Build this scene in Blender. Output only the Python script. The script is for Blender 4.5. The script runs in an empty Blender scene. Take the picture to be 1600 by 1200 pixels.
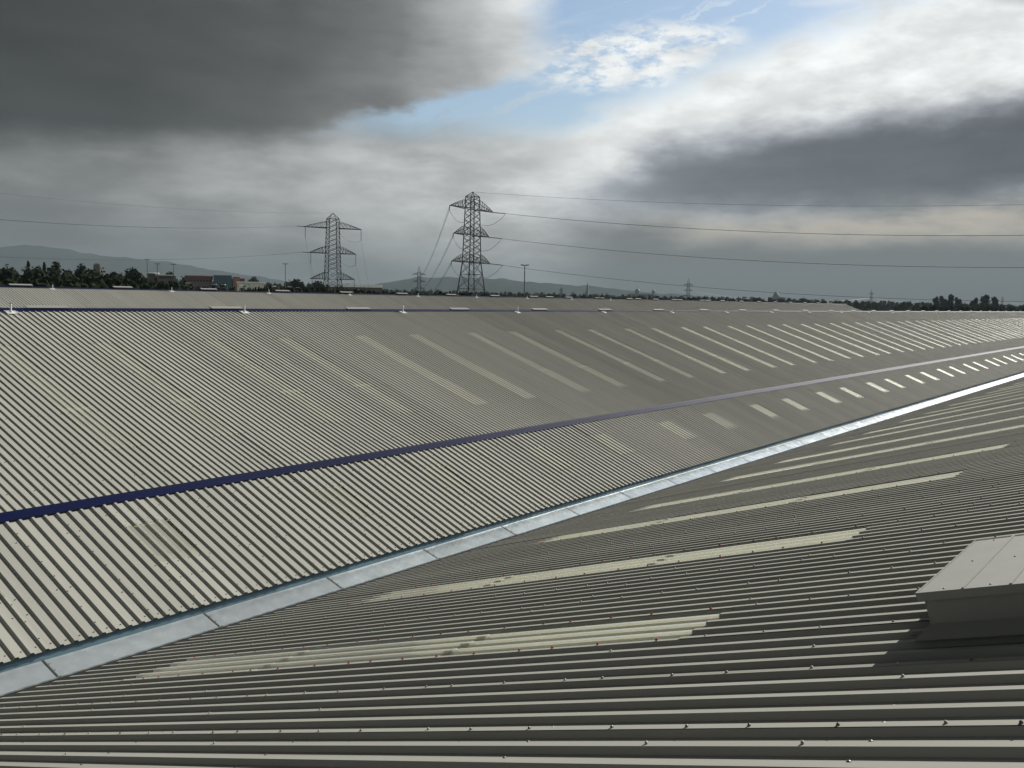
import bpy, math, random
from mathutils import Vector, Matrix
random.seed(7)
R = math.radians
scene = bpy.context.scene
COL = scene.collection
EYE = 12.0                      # height of the viewer above the ground

# ------------------------------------------------------------------ camera
cd = bpy.data.cameras.new('camera')
cam = bpy.data.objects.new('camera', cd); COL.objects.link(cam)
cd.sensor_width = 36.0; cd.lens = 36.0 * 1491.9 / 1600.0
cd.clip_start = 0.05; cd.clip_end = 60000
fw = Vector((0.79744858, 0.59672831, -0.08939284)); rt = Vector((0.60040828, -0.79945791, 0.01941499)); upv = Vector((0.05988034, 0.06915466, 0.9958072))
m = Matrix((rt, upv, -fw)).transposed().to_4x4(); m.translation = (0, 0, EYE)
cam.matrix_world = m
scene.camera = cam

# ------------------------------------------------------------------ view
scene.view_settings.view_transform = 'Standard'
scene.view_settings.look = 'None'
scene.view_settings.exposure = 1.2
scene.view_settings.gamma = 1.0
scene.view_settings.use_curve_mapping = False

scene.cycles.max_bounces = 5; scene.cycles.diffuse_bounces = 3; scene.cycles.glossy_bounces = 2; scene.cycles.transmission_bounces = 3; scene.cycles.volume_bounces = 0; scene.cycles.transparent_max_bounces = 6
scene.cycles.use_adaptive_sampling = True; scene.cycles.adaptive_threshold = .015

# ------------------------------------------------------------------ sun
SUN_AZ, SUN_EL = -10.0, 32.0
sdir = Vector((math.cos(R(SUN_EL)) * math.cos(R(SUN_AZ)), math.cos(R(SUN_EL)) * math.sin(R(SUN_AZ)), math.sin(R(SUN_EL))))
sl = bpy.data.lights.new('sun', 'SUN'); sl.energy = 5.0; sl.angle = R(0.6); sl.color = (1.0, 0.97, 0.91)
so = bpy.data.objects.new('sun', sl); COL.objects.link(so)
so.rotation_euler = (-sdir).to_track_quat('-Z', 'Y').to_euler(); so.location = (0, 0, 60)

# ------------------------------------------------------------------ node helper
class NT:
    def __init__(s, nt): s.nt = nt; s.n = nt.nodes; s.l = nt.links
    def put(s, sock, v):
        if isinstance(v, bpy.types.NodeSocket): s.l.new(v, sock)
        elif v is not None: sock.default_value = v
    def m(s, op, a, b=None, c=None, clamp=False):
        n = s.n.new('ShaderNodeMath'); n.operation = op; n.use_clamp = clamp
        s.put(n.inputs[0], a)
        if b is not None: s.put(n.inputs[1], b)
        if c is not None: s.put(n.inputs[2], c)
        return n.outputs[0]
    def add(s, *a):
        r = a[0]
        for x in a[1:]: r = s.m('ADD', r, x)
        return r
    def mul(s, *a):
        r = a[0]
        for x in a[1:]: r = s.m('MULTIPLY', r, x)
        return r
    def sub(s, a, b): return s.m('SUBTRACT', a, b)
    def ss(s, x, lo, hi, a=0.0, b=1.0, kind='SMOOTHSTEP'):
        n = s.n.new('ShaderNodeMapRange'); n.interpolation_type = kind
        s.put(n.inputs[0], x); s.put(n.inputs[1], lo); s.put(n.inputs[2], hi); s.put(n.inputs[3], a); s.put(n.inputs[4], b)
        return n.outputs[0]
    def lin(s, x, lo, hi, a=0.0, b=1.0): return s.ss(x, lo, hi, a, b, 'LINEAR')
    def mixf(s, f, a, b): return s.add(a, s.mul(f, s.sub(b, a)))
    def curve(s, x, pts):
        r = pts[0][1]
        for (x0, y0), (x1, y1) in zip(pts, pts[1:]):
            t = s.lin(x, x0, x1, 0.0, y1 - y0)
            r = t if (isinstance(r, float) and r == 0) else s.add(t, r)
        return r
    def noise(s, vec, scale, detail=4.0, rough=0.55, w=0.0, dist=0.0):
        n = s.n.new('ShaderNodeTexNoise'); n.noise_dimensions = '4D'
        s.put(n.inputs['Vector'], vec); n.inputs['W'].default_value = w
        n.inputs['Scale'].default_value = scale; n.inputs['Detail'].default_value = detail
        n.inputs['Roughness'].default_value = rough; n.inputs['Distortion'].default_value = dist
        return n.outputs[0]
    def comb(s, x, y, z):
        n = s.n.new('ShaderNodeCombineXYZ'); s.put(n.inputs[0], x); s.put(n.inputs[1], y); s.put(n.inputs[2], z); return n.outputs[0]
    def mixc(s, f, a, b):
        n = s.n.new('ShaderNodeMix'); n.data_type = 'RGBA'; s.put(n.inputs[0], f); s.put(n.inputs[6], a); s.put(n.inputs[7], b); return n.outputs[2]
    def scale(s, v, f):
        n = s.n.new('ShaderNodeVectorMath'); n.operation = 'SCALE'; s.put(n.inputs[0], v); s.put(n.inputs[3], f); return n.outputs[0]

# ------------------------------------------------------------------ world: broken cloud over a clear sky, laid out by bearing and elevation
world = bpy.data.worlds.new('World'); scene.world = world; world.use_nodes = True
world.cycles.sampling_method = 'MANUAL'; world.cycles.sample_map_resolution = 256
nt = world.node_tree; nt.nodes.clear(); S = NT(nt)
tc = nt.nodes.new('ShaderNodeTexCoord')
sep = nt.nodes.new('ShaderNodeSeparateXYZ'); nt.links.new(tc.outputs['Generated'], sep.inputs[0])
dx, dy, dz = sep.outputs
deg = 180 / math.pi
dvec = S.comb(dx, dy, S.mul(dz, 2.4))
nA = S.noise(dvec, 3.2, 5, 0.55, 1.0); nB = S.noise(dvec, 3.0, 5, 0.55, 4.0)
nF = S.noise(dvec, 14.0, 6, 0.6, 2.0); nG = S.noise(S.comb(dx, dy, S.mul(dz, 3.4)), 5.5, 6, 0.6, 7.0)
az0 = S.mul(S.m('ARCTAN2', dy, dx), deg)
el0 = S.mul(S.m('ARCSINE', S.m('MINIMUM', S.m('MAXIMUM', dz, -1.0), 1.0)), deg)
wob = S.add(S.mul(S.sub(nA, 0.5), 7.0), S.mul(S.sub(nF, 0.5), 3.0))
wobE = S.add(S.mul(S.sub(nB, 0.5), 3.6), S.mul(S.sub(nF, 0.5), 2.0))
fade = S.ss(el0, 0.5, 5.0, 0.25, 1.0)
A = S.add(az0, S.mul(wob, fade)); E_ = S.add(el0, S.mul(wobE, fade))
D = S.m('ABSOLUTE', S.sub(A, 15.0))                     # bearing away from the sunny quarter
# tall cloud mass: bright at its sunny edge, heavy and dark away from it
up_l = S.curve(D, [(0, .95), (21, .80), (24.5, .46), (29, .21), (36, .10), (43, .052), (52, .036), (90, .034), (160, .036)])
up_l = S.mul(up_l, S.ss(nG, .25, .75, .72, 1.32))
low_l = S.curve(D, [(0, .50), (16, .86), (22, .80), (28, .60), (34, .45), (44, .32), (52, .26), (65, .06), (90, .042)])
low_l = S.mul(low_l, S.ss(el0, .5, 6.0, .62, 1.0), S.ss(nG, .32, .68, .70, 1.36))
t_up = S.ss(S.sub(E_, S.curve(A, [(34, 7.0), (46, 9.0), (52, 7.4), (66, 6.6)])), -1.3, 2.0)
lum = S.mixf(t_up, low_l, up_l)
# brilliant cloud on the sunny side, above the low bank
sunny = S.ss(A, 37.0, 30.0)
btop = S.add(S.lin(A, 33.0, 27.0, 6.6, 9.3), S.lin(A, 27.0, 0.0, 0.0, 3.7))
lum = S.mixf(S.mul(sunny, S.ss(S.sub(E_, btop), -1.0, 1.6)), lum, S.ss(nF, .3, .7, .84, 1.18))
# low grey bank
bbot = S.curve(A, [(0, 7.0), (9, 6.2), (22, 5.0), (33, 4.4)])
bank = S.mul(S.ss(S.sub(btop, E_), -.9, 1.8), S.ss(S.sub(E_, bbot), -1.4, 1.3), S.ss(A, 38.0, 26.5))
bank_l = S.mul(S.curve(A, [(0, .095), (12, .13), (22, .18), (33, .29)]), S.ss(nG, .25, .75, .78, 1.28))
lum = S.mixf(bank, lum, bank_l)
# warm gap under the bank and grey murk to the horizon
under = S.mul(S.ss(S.sub(bbot, E_), -0.6, 1.0), S.ss(A, 36.0, 30.0))
warm = S.mul(S.ss(E_, 2.6, 4.2), S.ss(nG, .34, .58), S.ss(A, -10.0, 12.0), S.ss(A, 33.0, 25.0))
und_l = S.mixf(warm, S.ss(el0, 0.0, 3.0, .14, .20), .60)
lum = S.mixf(under, lum, und_l)
# small dark puff high on the right
pf = S.m('ADD', S.m('POWER', S.mul(S.sub(A, 9.0), .30), 2.0), S.m('POWER', S.mul(S.sub(E_, 16.6), .62), 2.0))
lum = S.mixf(S.ss(pf, .9, 0.1), lum, .45)
# the cloud brightens towards the sun behind it and has generic lumps overhead
cosang = S.add(S.mul(dx, sdir.x), S.mul(dy, sdir.y), S.mul(dz, sdir.z))
lum = S.add(lum, S.mul(S.ss(cosang, .90, 1.0), .5))
lum = S.mixf(S.ss(el0, 22.0, 45.0), lum, S.mul(S.ss(nA, .3, .7, .04, .12), S.ss(cosang, .2, .9, .8, 2.6)))
tint = S.mixc(S.mul(bank, .9), (.975, 1.0, .995, 1), (.88, .97, 1.12, 1))
tint = S.mixc(S.mul(under, warm), tint, (1.10, 1.0, .84, 1))
tint = S.mixc(S.mul(S.ss(el0, 3.5, .5), .8), tint, (.93, .99, 1.03, 1))
ccol = S.scale(tint, lum)
# clear gap
lineB = S.add(9.7, S.lin(A, 34.0, 4.0, 0.0, 10.5))
leftB = S.add(36.6, S.lin(E_, 13.2, 8.0, 0.0, 17.0))
gap = S.mul(S.ss(S.sub(leftB, A), -.6, 2.6), S.ss(S.sub(E_, lineB), -1.2, 1.3), S.ss(el0, 30.0, 22.0))
wn = S.noise(S.comb(S.mul(S.add(dx, S.mul(dy, .5)), 1.0), dy, S.mul(dz, 3.0)), 7.5, 7, .62, 11.0, .5)
blob = S.m('ADD', S.m('POWER', S.mul(S.sub(S.add(A, S.mul(E_, .9)), 42.5), .16), 2.0), S.m('POWER', S.mul(S.sub(E_, 13.8), .52), 2.0))
flake = S.noise(dvec, 34.0, 5, .65, 3.0)
st = S.noise(S.comb(S.add(S.mul(A, .030), S.mul(E_, .10)), S.add(S.mul(E_, .42), S.mul(A, .165)), 0.0), 3.0, 6, .6, 21.0, .4)
wisp = S.m('MAXIMUM', S.mul(S.ss(S.m('MAXIMUM', wn, st), .54, .76), .80), S.mul(S.ss(blob, 1.3, .3), S.ss(flake, .36, .58)))
gap = S.mul(gap, S.sub(1.0, wisp))
sky = nt.nodes.new('ShaderNodeTexSky'); sky.sky_type = 'NISHITA'; sky.sun_disc = False
sky.sun_elevation = R(SUN_EL); sky.sun_rotation = R(90.0 - SUN_AZ)
sky.air_density = 1.1; sky.dust_density = 0.7; sky.ozone_density = 1.6
bg1 = nt.nodes.new('ShaderNodeBackground'); bg1.inputs[1].default_value = 0.05
nt.links.new(sky.outputs[0], bg1.inputs[0])
bg2 = nt.nodes.new('ShaderNodeBackground'); nt.links.new(ccol, bg2.inputs[0]); bg2.inputs[1].default_value = 0.435
mx = nt.nodes.new('ShaderNodeMixShader'); nt.links.new(gap, mx.inputs[0]); nt.links.new(bg2.outputs[0], mx.inputs[1]); nt.links.new(bg1.outputs[0], mx.inputs[2])
wo = nt.nodes.new('ShaderNodeOutputWorld'); nt.links.new(mx.outputs[0], wo.inputs[0])

# ------------------------------------------------------------------ materials
MATS = {}
def mat(name, col, rough=.6, metal=0.0, spec=.4, var=0.0, nscale=1.0, stretch=(1, 1, 1), bump=0.0, rand=0.0, grime=None, rvar=0.0):
    if name in MATS: return MATS[name]
    mt = bpy.data.materials.new(name); mt.use_nodes = True
    nt = mt.node_tree; N = NT(nt); b = nt.nodes['Principled BSDF']
    b.inputs['Roughness'].default_value = rough; b.inputs['Metallic'].default_value = metal
    b.inputs['Specular IOR Level'].default_value = spec
    c = (*col, 1.0)
    if var or rand or grime or rvar or bump:
        geo = nt.nodes.new('ShaderNodeNewGeometry')
        mp = nt.nodes.new('ShaderNodeMapping'); mp.inputs['Scale'].default_value = stretch
        nt.links.new(geo.outputs['Position'], mp.inputs[0])
        n1 = N.noise(mp.outputs[0], nscale, 5, .6, 1.0)
        f = N.lin(n1, .3, .7, 1 - var, 1 + var)
        if rand:
            oi = nt.nodes.new('ShaderNodeObjectInfo')
            f = N.mul(f, N.lin(oi.outputs['Random'], 0.0, 1.0, 1 - rand, 1 + rand))
        cc = N.scale(c[:3], f)
        if grime:
            gcol, amount, gs = grime
            n2 = N.noise(mp.outputs[0], gs, 6, .65, 5.0)
            cc = N.mixc(N.ss(n2, .52, .75, 0.0, amount), cc, (*gcol, 1))
        nt.links.new(cc, b.inputs['Base Color'])
        if rvar: nt.links.new(N.lin(n1, .3, .7, rough - rvar, rough + rvar), b.inputs['Roughness'])
        if bump:
            bp = nt.nodes.new('ShaderNodeBump'); bp.inputs['Strength'].default_value = bump; bp.inputs['Distance'].default_value = .02
            nt.links.new(N.noise(mp.outputs[0], nscale * 2.2, 3, .5, 9.0), bp.inputs['Height']); nt.links.new(bp.outputs[0], b.inputs['Normal'])
    else:
        b.inputs['Base Color'].default_value = c
    MATS[name] = mt
    return mt

M_SHEET = mat('coated_steel_sheet', (.202, .202, .180), .70, 0, .05, var=.07, nscale=1.6, stretch=(4, .14, .14), rand=.06, grime=((.115, .112, .096), .5, 1.0), bump=.05)
M_BLUE = mat('blue_coated_steel', (.0008, .003, .021), .66, 0, .045, var=.08, nscale=.8, rand=.10)
M_GALV = mat('galvanised_steel', (.35, .39, .405), .24, .6, .4, var=.10, nscale=4.0, rand=.12, grime=((.22, .25, .26), .55, 1.6), rvar=.05, bump=.10)
M_SIDE_SHADE = mat('shaded_gutter_side', (.075, .125, .155), .6, .1, .3, var=.12, nscale=3.0)  # gutter steel with the shade under the eave put into a darker colour
M_DARK = mat('dark_filler_and_gap_shade', (.02, .02, .022), .9)  # foam filler colour, also used as painted shade in the valley gap
M_SCREW = mat('weathered_screw_head', (.06, .055, .05), .5, .4)
M_SCREWG = mat('pale_screw_head', (.20, .195, .175), .6)
M_RED = mat('red_screw_cap', (.22, .008, .010), .7, 0, .1)
M_COWL = mat('pale_ridge_cowl', (.15, .15, .145), .7, 0, .05)
M_WHITE = mat('white_coated_metal', (.42, .42, .42), .45, 0, .4, var=.04, nscale=3)
M_BOX = mat('grey_coated_casing', (.165, .165, .155), .65, 0, .08, var=.05, nscale=3.0, grime=((.2, .19, .17), .4, 2.0))
M_LATT = mat('galvanised_lattice', (.02, .022, .025), .8, 0, .05)
M_WIRE = mat('conductor_wire', (.035, .038, .04), .6, .3)
M_INS = mat('brown_insulator', (.045, .03, .028), .3)
M_LEAF = [mat('leaf_dark', (.012, .017, .009), .9, 0, 0.0, var=.35, nscale=.25), mat('leaf_mid', (.018, .026, .014), .9, 0, 0.0, var=.35, nscale=.25), mat('leaf_olive', (.024, .028, .012), .9, 0, 0.0, var=.3, nscale=.25)]  # foliage taken down to near black to stand for cloud shadow
M_BARK = mat('bark', (.05, .04, .03), .9)

def rooflight_mat(nm, c1, c2, clear, tl):
    mt = bpy.data.materials.new(nm); mt.use_nodes = True
    nt = mt.node_tree; nt.nodes.clear(); N = NT(nt)
    out = nt.nodes.new('ShaderNodeOutputMaterial')
    geo = nt.nodes.new('ShaderNodeNewGeometry'); mp = nt.nodes.new('ShaderNodeMapping'); mp.inputs['Scale'].default_value = (2, .6, .6)
    nt.links.new(geo.outputs['Position'], mp.inputs[0])
    n1 = N.noise(mp.outputs[0], 1.5, 6, .65, 3.0)
    col = N.mixc(N.ss(n1, .35, .75), c1, c2)
    d = nt.nodes.new('ShaderNodeBsdfDiffuse'); nt.links.new(col, d.inputs[0])
    t = nt.nodes.new('ShaderNodeBsdfTranslucent'); nt.links.new(col, t.inputs[0])
    tr = nt.nodes.new('ShaderNodeBsdfTransparent'); tr.inputs[0].default_value = (.70, .71, .62, 1)
    g = nt.nodes.new('ShaderNodeBsdfGlossy'); g.inputs['Roughness'].default_value = .35
    a = nt.nodes.new('ShaderNodeMixShader'); a.inputs[0].default_value = tl; nt.links.new(d.outputs[0], a.inputs[1]); nt.links.new(t.outputs[0], a.inputs[2])
    b = nt.nodes.new('ShaderNodeMixShader'); lw = nt.nodes.new('ShaderNodeLayerWeight'); nt.links.new(N.mul(N.sub(1.0, lw.outputs['Facing']), clear), b.inputs[0]); nt.links.new(a.outputs[0], b.inputs[1]); nt.links.new(tr.outputs[0], b.inputs[2])
    fr = nt.nodes.new('ShaderNodeFresnel'); fr.inputs[0].default_value = 1.35
    c = nt.nodes.new('ShaderNodeMixShader'); nt.links.new(N.mul(fr.outputs[0], .5), c.inputs[0]); nt.links.new(b.outputs[0], c.inputs[1]); nt.links.new(g.outputs[0], c.inputs[2])
    nt.links.new(c.outputs[0], out.inputs[0])
    return mt
M_LIGHT = rooflight_mat('cream_glassfibre_rooflight', (.64, .635, .545, 1), (.57, .565, .49, 1), .38, .56)
M_CLEAR = rooflight_mat('grey_clear_rooflight', (.61, .61, .53, 1), (.54, .54, .47, 1), .86, .50)

# ------------------------------------------------------------------ mesh helpers
class MB:
    def __init__(s): s.v = []; s.f = []
    def quad(s, a, b, c, d):
        i = len(s.v); s.v += [a, b, c, d]; s.f.append((i, i + 1, i + 2, i + 3))
    def tri(s, a, b, c):
        i = len(s.v); s.v += [a, b, c]; s.f.append((i, i + 1, i + 2))
    def hexa(s, p):            # 8 corners: bottom 4, top 4
        i = len(s.v); s.v += [tuple(x) for x in p]
        for f in ((3, 2, 1, 0), (4, 5, 6, 7), (0, 1, 5, 4), (1, 2, 6, 5), (2, 3, 7, 6), (3, 0, 4, 7)): s.f.append(tuple(i + k for k in f))
    def box(s, x0, x1, y0, y1, z0, z1, fr=None):
        p = [(x0, y0, z0), (x1, y0, z0), (x1, y1, z0), (x0, y1, z0), (x0, y0, z1), (x1, y0, z1), (x1, y1, z1), (x0, y1, z1)]
        s.hexa([fr(*q) for q in p] if fr else p)
    def bar(s, a, b, r, n=4, r2=None):
        a = Vector(a); b = Vector(b); d = (b - a)
        if d.length < 1e-6: return
        d.normalize(); x = d.orthogonal().normalized(); y = d.cross(x); i = len(s.v); r2 = r if r2 is None else r2
        for c, rr in ((a, r), (b, r2)):
            for k in range(n):
                t = 2 * math.pi * k / n; s.v.append(tuple(c + x * (rr * math.cos(t)) + y * (rr * math.sin(t))))
        for k in range(n): s.f.append((i + k, i + (k + 1) % n, i + n + (k + 1) % n, i + n + k))
        s.f.append(tuple(range(i + n - 1, i - 1, -1))); s.f.append(tuple(range(i + n, i + 2 * n)))
    def tube(s, pts, r, n=4):
        i = len(s.v)
        for j, p in enumerate(pts):
            p = Vector(p); a = Vector(pts[max(j - 1, 0)]); b = Vector(pts[min(j + 1, len(pts) - 1)]); d = (b - a).normalized()
            x = d.cross(Vector((0, 0, 1)))
            x = x.normalized() if x.length > 1e-4 else Vector((1, 0, 0)); y = d.cross(x)
            for k in range(n):
                t = 2 * math.pi * k / n; s.v.append(tuple(p + x * (r * math.cos(t)) + y * (r * math.sin(t))))
        for j in range(len(pts) - 1):
            for k in range(n):
                s.f.append((i + j * n + k, i + j * n + (k + 1) % n, i + (j + 1) * n + (k + 1) % n, i + (j + 1) * n + k))
    def lathe(s, prof, n=8, c=(0, 0, 0)):
        i = len(s.v)
        for r, z in prof:
            for k in range(n):
                t = 2 * math.pi * k / n; s.v.append((c[0] + r * math.cos(t), c[1] + r * math.sin(t), c[2] + z))
        for j in range(len(prof) - 1):
            for k in range(n): s.f.append((i + j * n + k, i + j * n + (k + 1) % n, i + (j + 1) * n + (k + 1) % n, i + (j + 1) * n + k))
        s.f.append(tuple(i + (len(prof) - 1) * n + k for k in range(n)))
    def mesh(s, name, mt, smooth=False):
        me = bpy.data.meshes.new(name); me.from_pydata(s.v, [], s.f)
        if mt: me.materials.append(mt)
        if smooth:
            for p in me.polygons: p.use_smooth = True
        me.update(); return me
def obj(name, data, parent=None, loc=(0, 0, 0)):
    o = bpy.data.objects.new(name, data); COL.objects.link(o); o.location = loc
    if parent: o.parent = parent
    return o
def tag(o, label=None, cat=None, group=None, kind=None):
    if label: o['label'] = label
    if cat: o['category'] = cat
    if group: o['group'] = group
    if kind: o['kind'] = kind
    return o
def empty(name, loc=(0, 0, 0), rz=0.0):
    o = bpy.data.objects.new(name, None); COL.objects.link(o); o.location = loc; o.rotation_euler = (0, 0, rz); o.empty_display_size = .3
    return o
def copy_tree(o, parent=None):
    c = o.copy(); COL.objects.link(c); c.parent = parent
    for k in ('label', 'category', 'group'):
        if parent is None and k in c: del c[k]
    for ch in o.children: copy_tree(ch, c)
    return c
def at(az, dist, z=0.0): return (dist * math.cos(R(az)), dist * math.sin(R(az)), z)

# ------------------------------------------------------------------ ground and hills
def build_ground():
    g = MB(); n = 64; radii = [0, 60, 200, 600, 1500, 4000, 9000, 20000, 40000]
    g.v.append((0, 0, 0))
    for r in radii[1:]:
        for k in range(n):
            t = 2 * math.pi * k / n; g.v.append((r * math.cos(t), r * math.sin(t), 0))
    for k in range(n): g.f.append((0, 1 + k, 1 + (k + 1) % n))
    for j in range(len(radii) - 2):
        for k in range(n):
            a = 1 + j * n; b = a + n; g.f.append((a + k, b + k, b + (k + 1) % n, a + (k + 1) % n))
    gm = mat('fields', (.050, .062, .028), .9, var=.35, nscale=.004)
    tag(obj('ground', g.mesh('ground', gm)), kind='structure')
build_ground()
def hills(name, prof, d0, depth, seed):
    rnd = random.Random(seed)
    g = MB(); rows = 9; n = 0; cols = []
    fine = []
    for (a0, e0), (a1, e1) in zip(prof, prof[1:]):
        k = max(2, int(abs(a1 - a0) * 5))
        for i in range(k): fine.append((a0 + (a1 - a0) * i / k, e0 + (e1 - e0) * i / k))
    fine.append(prof[-1])
    ph = [rnd.uniform(0, 6.3) for _ in range(8)]
    for a, e in fine:
        row = []
        for j in range(rows):
            t = j / (rows - 1); dd = d0 - depth * .55 + depth * t
            top = EYE + d0 * math.tan(R(max(e, 0.0)))
            sh = math.sin(math.pi * min(1, t / .55) / 2) ** 1.5 if t <= .55 else math.cos(math.pi * (t - .55) / .9) ** 1.2
            w = sum(math.sin(a * (1.1 + 1.3 * q) + ph[q] + 2.5 * t * q) / (q + 2) for q in range(6))
            z = top * sh * (1 + .02 * w) + 5 * w * (1 if e > .3 else 0)
            row.append(at(a, dd, max(z, .5) if 0 < j < rows - 1 else -2))
        cols.append(row)
    for r in cols: g.v += r
    for i in range(len(cols) - 1):
        for j in range(rows - 1): g.f.append((i * rows + j, i * rows + j + 1, (i + 1) * rows + j + 1, (i + 1) * rows + j))
    hm = mat('hillside', (.020, .026, .024), .95, 0, 0.0, var=.3, nscale=.003)
    tag(obj(name, g.mesh(name, hm, True)), kind='structure')
hills('hills', [(80, .9), (74, 1.7), (69, 2.0), (64.94, 2.19), (63.13, 2.3), (60.95, 2.04), (58.7, 1.81), (57.04, 1.65), (55.34, 1.49), (53.61, 1.21), (51.85, .96), (50.05, .71), (48.2, .5), (46, .2), (44, 0)], 9000, 2600, 3)
hills('hills', [(47.5, 0), (46.0, .5), (43.77, .88), (42.26, 1.15), (40.74, 1.22), (39.22, 1.17), (36.93, 1.07), (34.63, .96), (33.11, .84), (31.21, .72), (29.32, .56), (27.07, .40), (24.85, .25), (22, .1), (20, 0)], 7000, 2000, 5)

# ------------------------------------------------------------------ roofs
def frame(v0, z0, pitch, toward):            # slope frame: s runs up the slope, n is off its face
    c, s = math.cos(pitch), math.sin(pitch)
    def f(u, sl, n=0.0): return (u, v0 + toward * sl * c - toward * n * s, z0 + sl * s + n * c)
    return f
def rib_profile(p, h, c, w, k=4, end_lap=True):
    pr = []
    for i in range(k): pr += [(i * p, h), (i * p + c, h), (i * p + c + w, 0.0), ((i + 1) * p - w, 0.0)]
    pr += [(k * p, h - .0015)]
    if end_lap: pr += [(k * p + c, h - .003)]
    return pr
def sheet_mesh(name, fr0, prof, s0, s1, mt, lift=0.0):
    b = MB()
    for (u, n) in prof: b.v += [fr0(u, s0, n + lift), fr0(u, s1, n + lift)]
    for i in range(len(prof) - 1): b.f.append((2 * i, 2 * i + 2, 2 * i + 3, 2 * i + 1))
    return b.mesh(name, mt)
def many_sheets(name, fr, prof, W, us, s0, s1, mt, parent):
    b = MB()
    for u0 in us:
        i0 = len(b.v)
        for (u, n) in prof: b.v += [fr(u0 + u, s0, n), fr(u0 + u, s1, n)]
        for i in range(len(prof) - 1): b.f.append((i0 + 2 * i, i0 + 2 * i + 2, i0 + 2 * i + 3, i0 + 2 * i + 1))
    return tag(obj(name, b.mesh(name, mt), parent), kind='stuff')
def screw(b, fr, u, s, n, r=.012, h=.010):
    i = len(b.v)
    for rr, hh in ((r, 0), (r * .8, h * .6), (r * .45, h)):
        for k in range(6):
            t = math.pi * k / 3; b.v.append(fr(u + rr * math.cos(t), s + rr * math.sin(t), n + hh))
    for j in (0, 6):
        for k in range(6): b.f.append((i + j + k, i + j + (k + 1) % 6, i + j + 6 + (k + 1) % 6, i + j + 6 + k))
    b.f.append(tuple(range(i + 12, i + 18)))

def bay(root, fr_w, base, pitch, toward, p, h, c, w, ustart, k0, k1, kfar, rl_cols, s0, s_r0, s_r1, s1, laps, M_RL):
    """sheets of one slope; fr_w: slope frame in world, base: its foot point"""
    W = 4 * p
    fr0 = frame(0, 0, pitch, toward); prof = rib_profile(p, h, c, w)
    full = sheet_mesh('roof_sheet', fr0, prof, s0, s1, M_SHEET, -h)
    lower = sheet_mesh('roof_sheet', fr0, prof, s0, s_r0 + .16, M_SHEET, -h)
    upper = sheet_mesh('roof_sheet', fr0, prof, s_r1 - .02, s1, M_SHEET, -h)
    edges = [s_r0] + laps + [s_r1 + .14]
    panes = []
    for a, b2 in zip(edges, edges[1:]):
        last = b2 == edges[-1]
        panes.append(sheet_mesh('rooflight', fr0, prof, a, b2 + (0 if last else .12), M_RL, -h + (-.004 if last else .003) if len(edges) == 2 else -h + .003 - .004 * edges.index(a)))
    if len(edges) == 2:
        panes = [sheet_mesh('rooflight', fr0, prof, s_r0, s_r1 + .10, M_RL, -h + .003)]
        upper = sheet_mesh('roof_sheet', fr0, prof, s_r1, s1, M_SHEET, -h + .006)
    else:
        lower = sheet_mesh('roof_sheet', fr0, prof, s0, s_r0 + .16, M_SHEET, -h - .003)
        upper = sheet_mesh('roof_sheet', fr0, prof, s_r1, s1, M_SHEET, -h + .004)
    for k in range(k0, k1):
        loc = (ustart + k * W + random.uniform(-.003, .003), base[0] + random.uniform(-.008, .008), base[1] + random.uniform(-.001, .0012))
        if k in rl_cols:
            obj('roof_sheet', lower, root, loc); obj('roof_sheet', upper, root, loc)
            for pm in panes: obj('rooflight', pm, root, loc)
        else: obj('roof_sheet', full, root, loc)
    if kfar > k1:
        pl = [(u, n - h) for u, n in rib_profile(p, h, c, w, 4, False)]
        plain = [ustart + k * W for k in range(k1, kfar) if k not in rl_cols]; lit = [ustart + k * W for k in range(k1, kfar) if k in rl_cols]
        many_sheets('distant_roof_sheets', fr_w, pl, W, plain, s0, s1, M_SHEET, root)
        if lit:
            many_sheets('distant_roof_sheets', fr_w, pl, W, lit, s0, s_r0, M_SHEET, root)
            many_sheets('distant_roof_sheets', fr_w, pl, W, lit, s_r1, s1, M_SHEET, root)
            many_sheets('distant_rooflights', fr_w, pl, W, lit, s_r0, s_r1, M_RL, root)
def cols(first, step_a, step_b, n, back):
    r = [first]; st = (step_a, step_b)
    for i in range(n): r.append(r[-1] + st[i % 2])
    x = first
    for i in range(back): x -= st[(i + 1) % 2]; r.append(x)
    return set(r)
Z = EYE
# --- near bay (the viewer stands on it)
PN = R(16.986); NV, NZ = 13.27, Z - 5.657
frN = frame(NV, NZ, PN, -1)
near = tag(empty('warehouse', (0, 0, 0)), 'nearest ribbed grey metal warehouse roof falling away to the valley gutter in the foreground', 'warehouse', 'parallel warehouse bays')
PIT, HN, CN, WN = .25, .038, .058, .022
UN = 4.508
rlN = cols(2, 4, 5, 60, 2)
L_N = 17.0
bay(near, frN, (NV, NZ), PN, -1, PIT, HN, CN, WN, UN, -12, 120, 220, rlN, 0.0, 2.3, 10.5, L_N, [5.0, 7.8], M_LIGHT)
# --- middle low bay
P1 = R(22.593); V1, Z1 = 13.76, Z - 5.335
fr1 = frame(V1, Z1, P1, 1)
low = tag(empty('warehouse', (0, 0, 0)), 'low narrow warehouse bay between the galvanised gutter and the blue ridge strip', 'warehouse', 'parallel warehouse bays')
PF, HF, CF, WF = .225, .035, .046, .020
rl1 = cols(2, 5, 4, 60, 2)
L_1 = 3.57
bay(low, fr1, (V1, Z1), P1, 1, PF, HF, CF, WF, 7.835, -14, 130, 236, rl1, 0.0, 1.38, 2.58, L_1, [], M_CLEAR)
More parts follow.
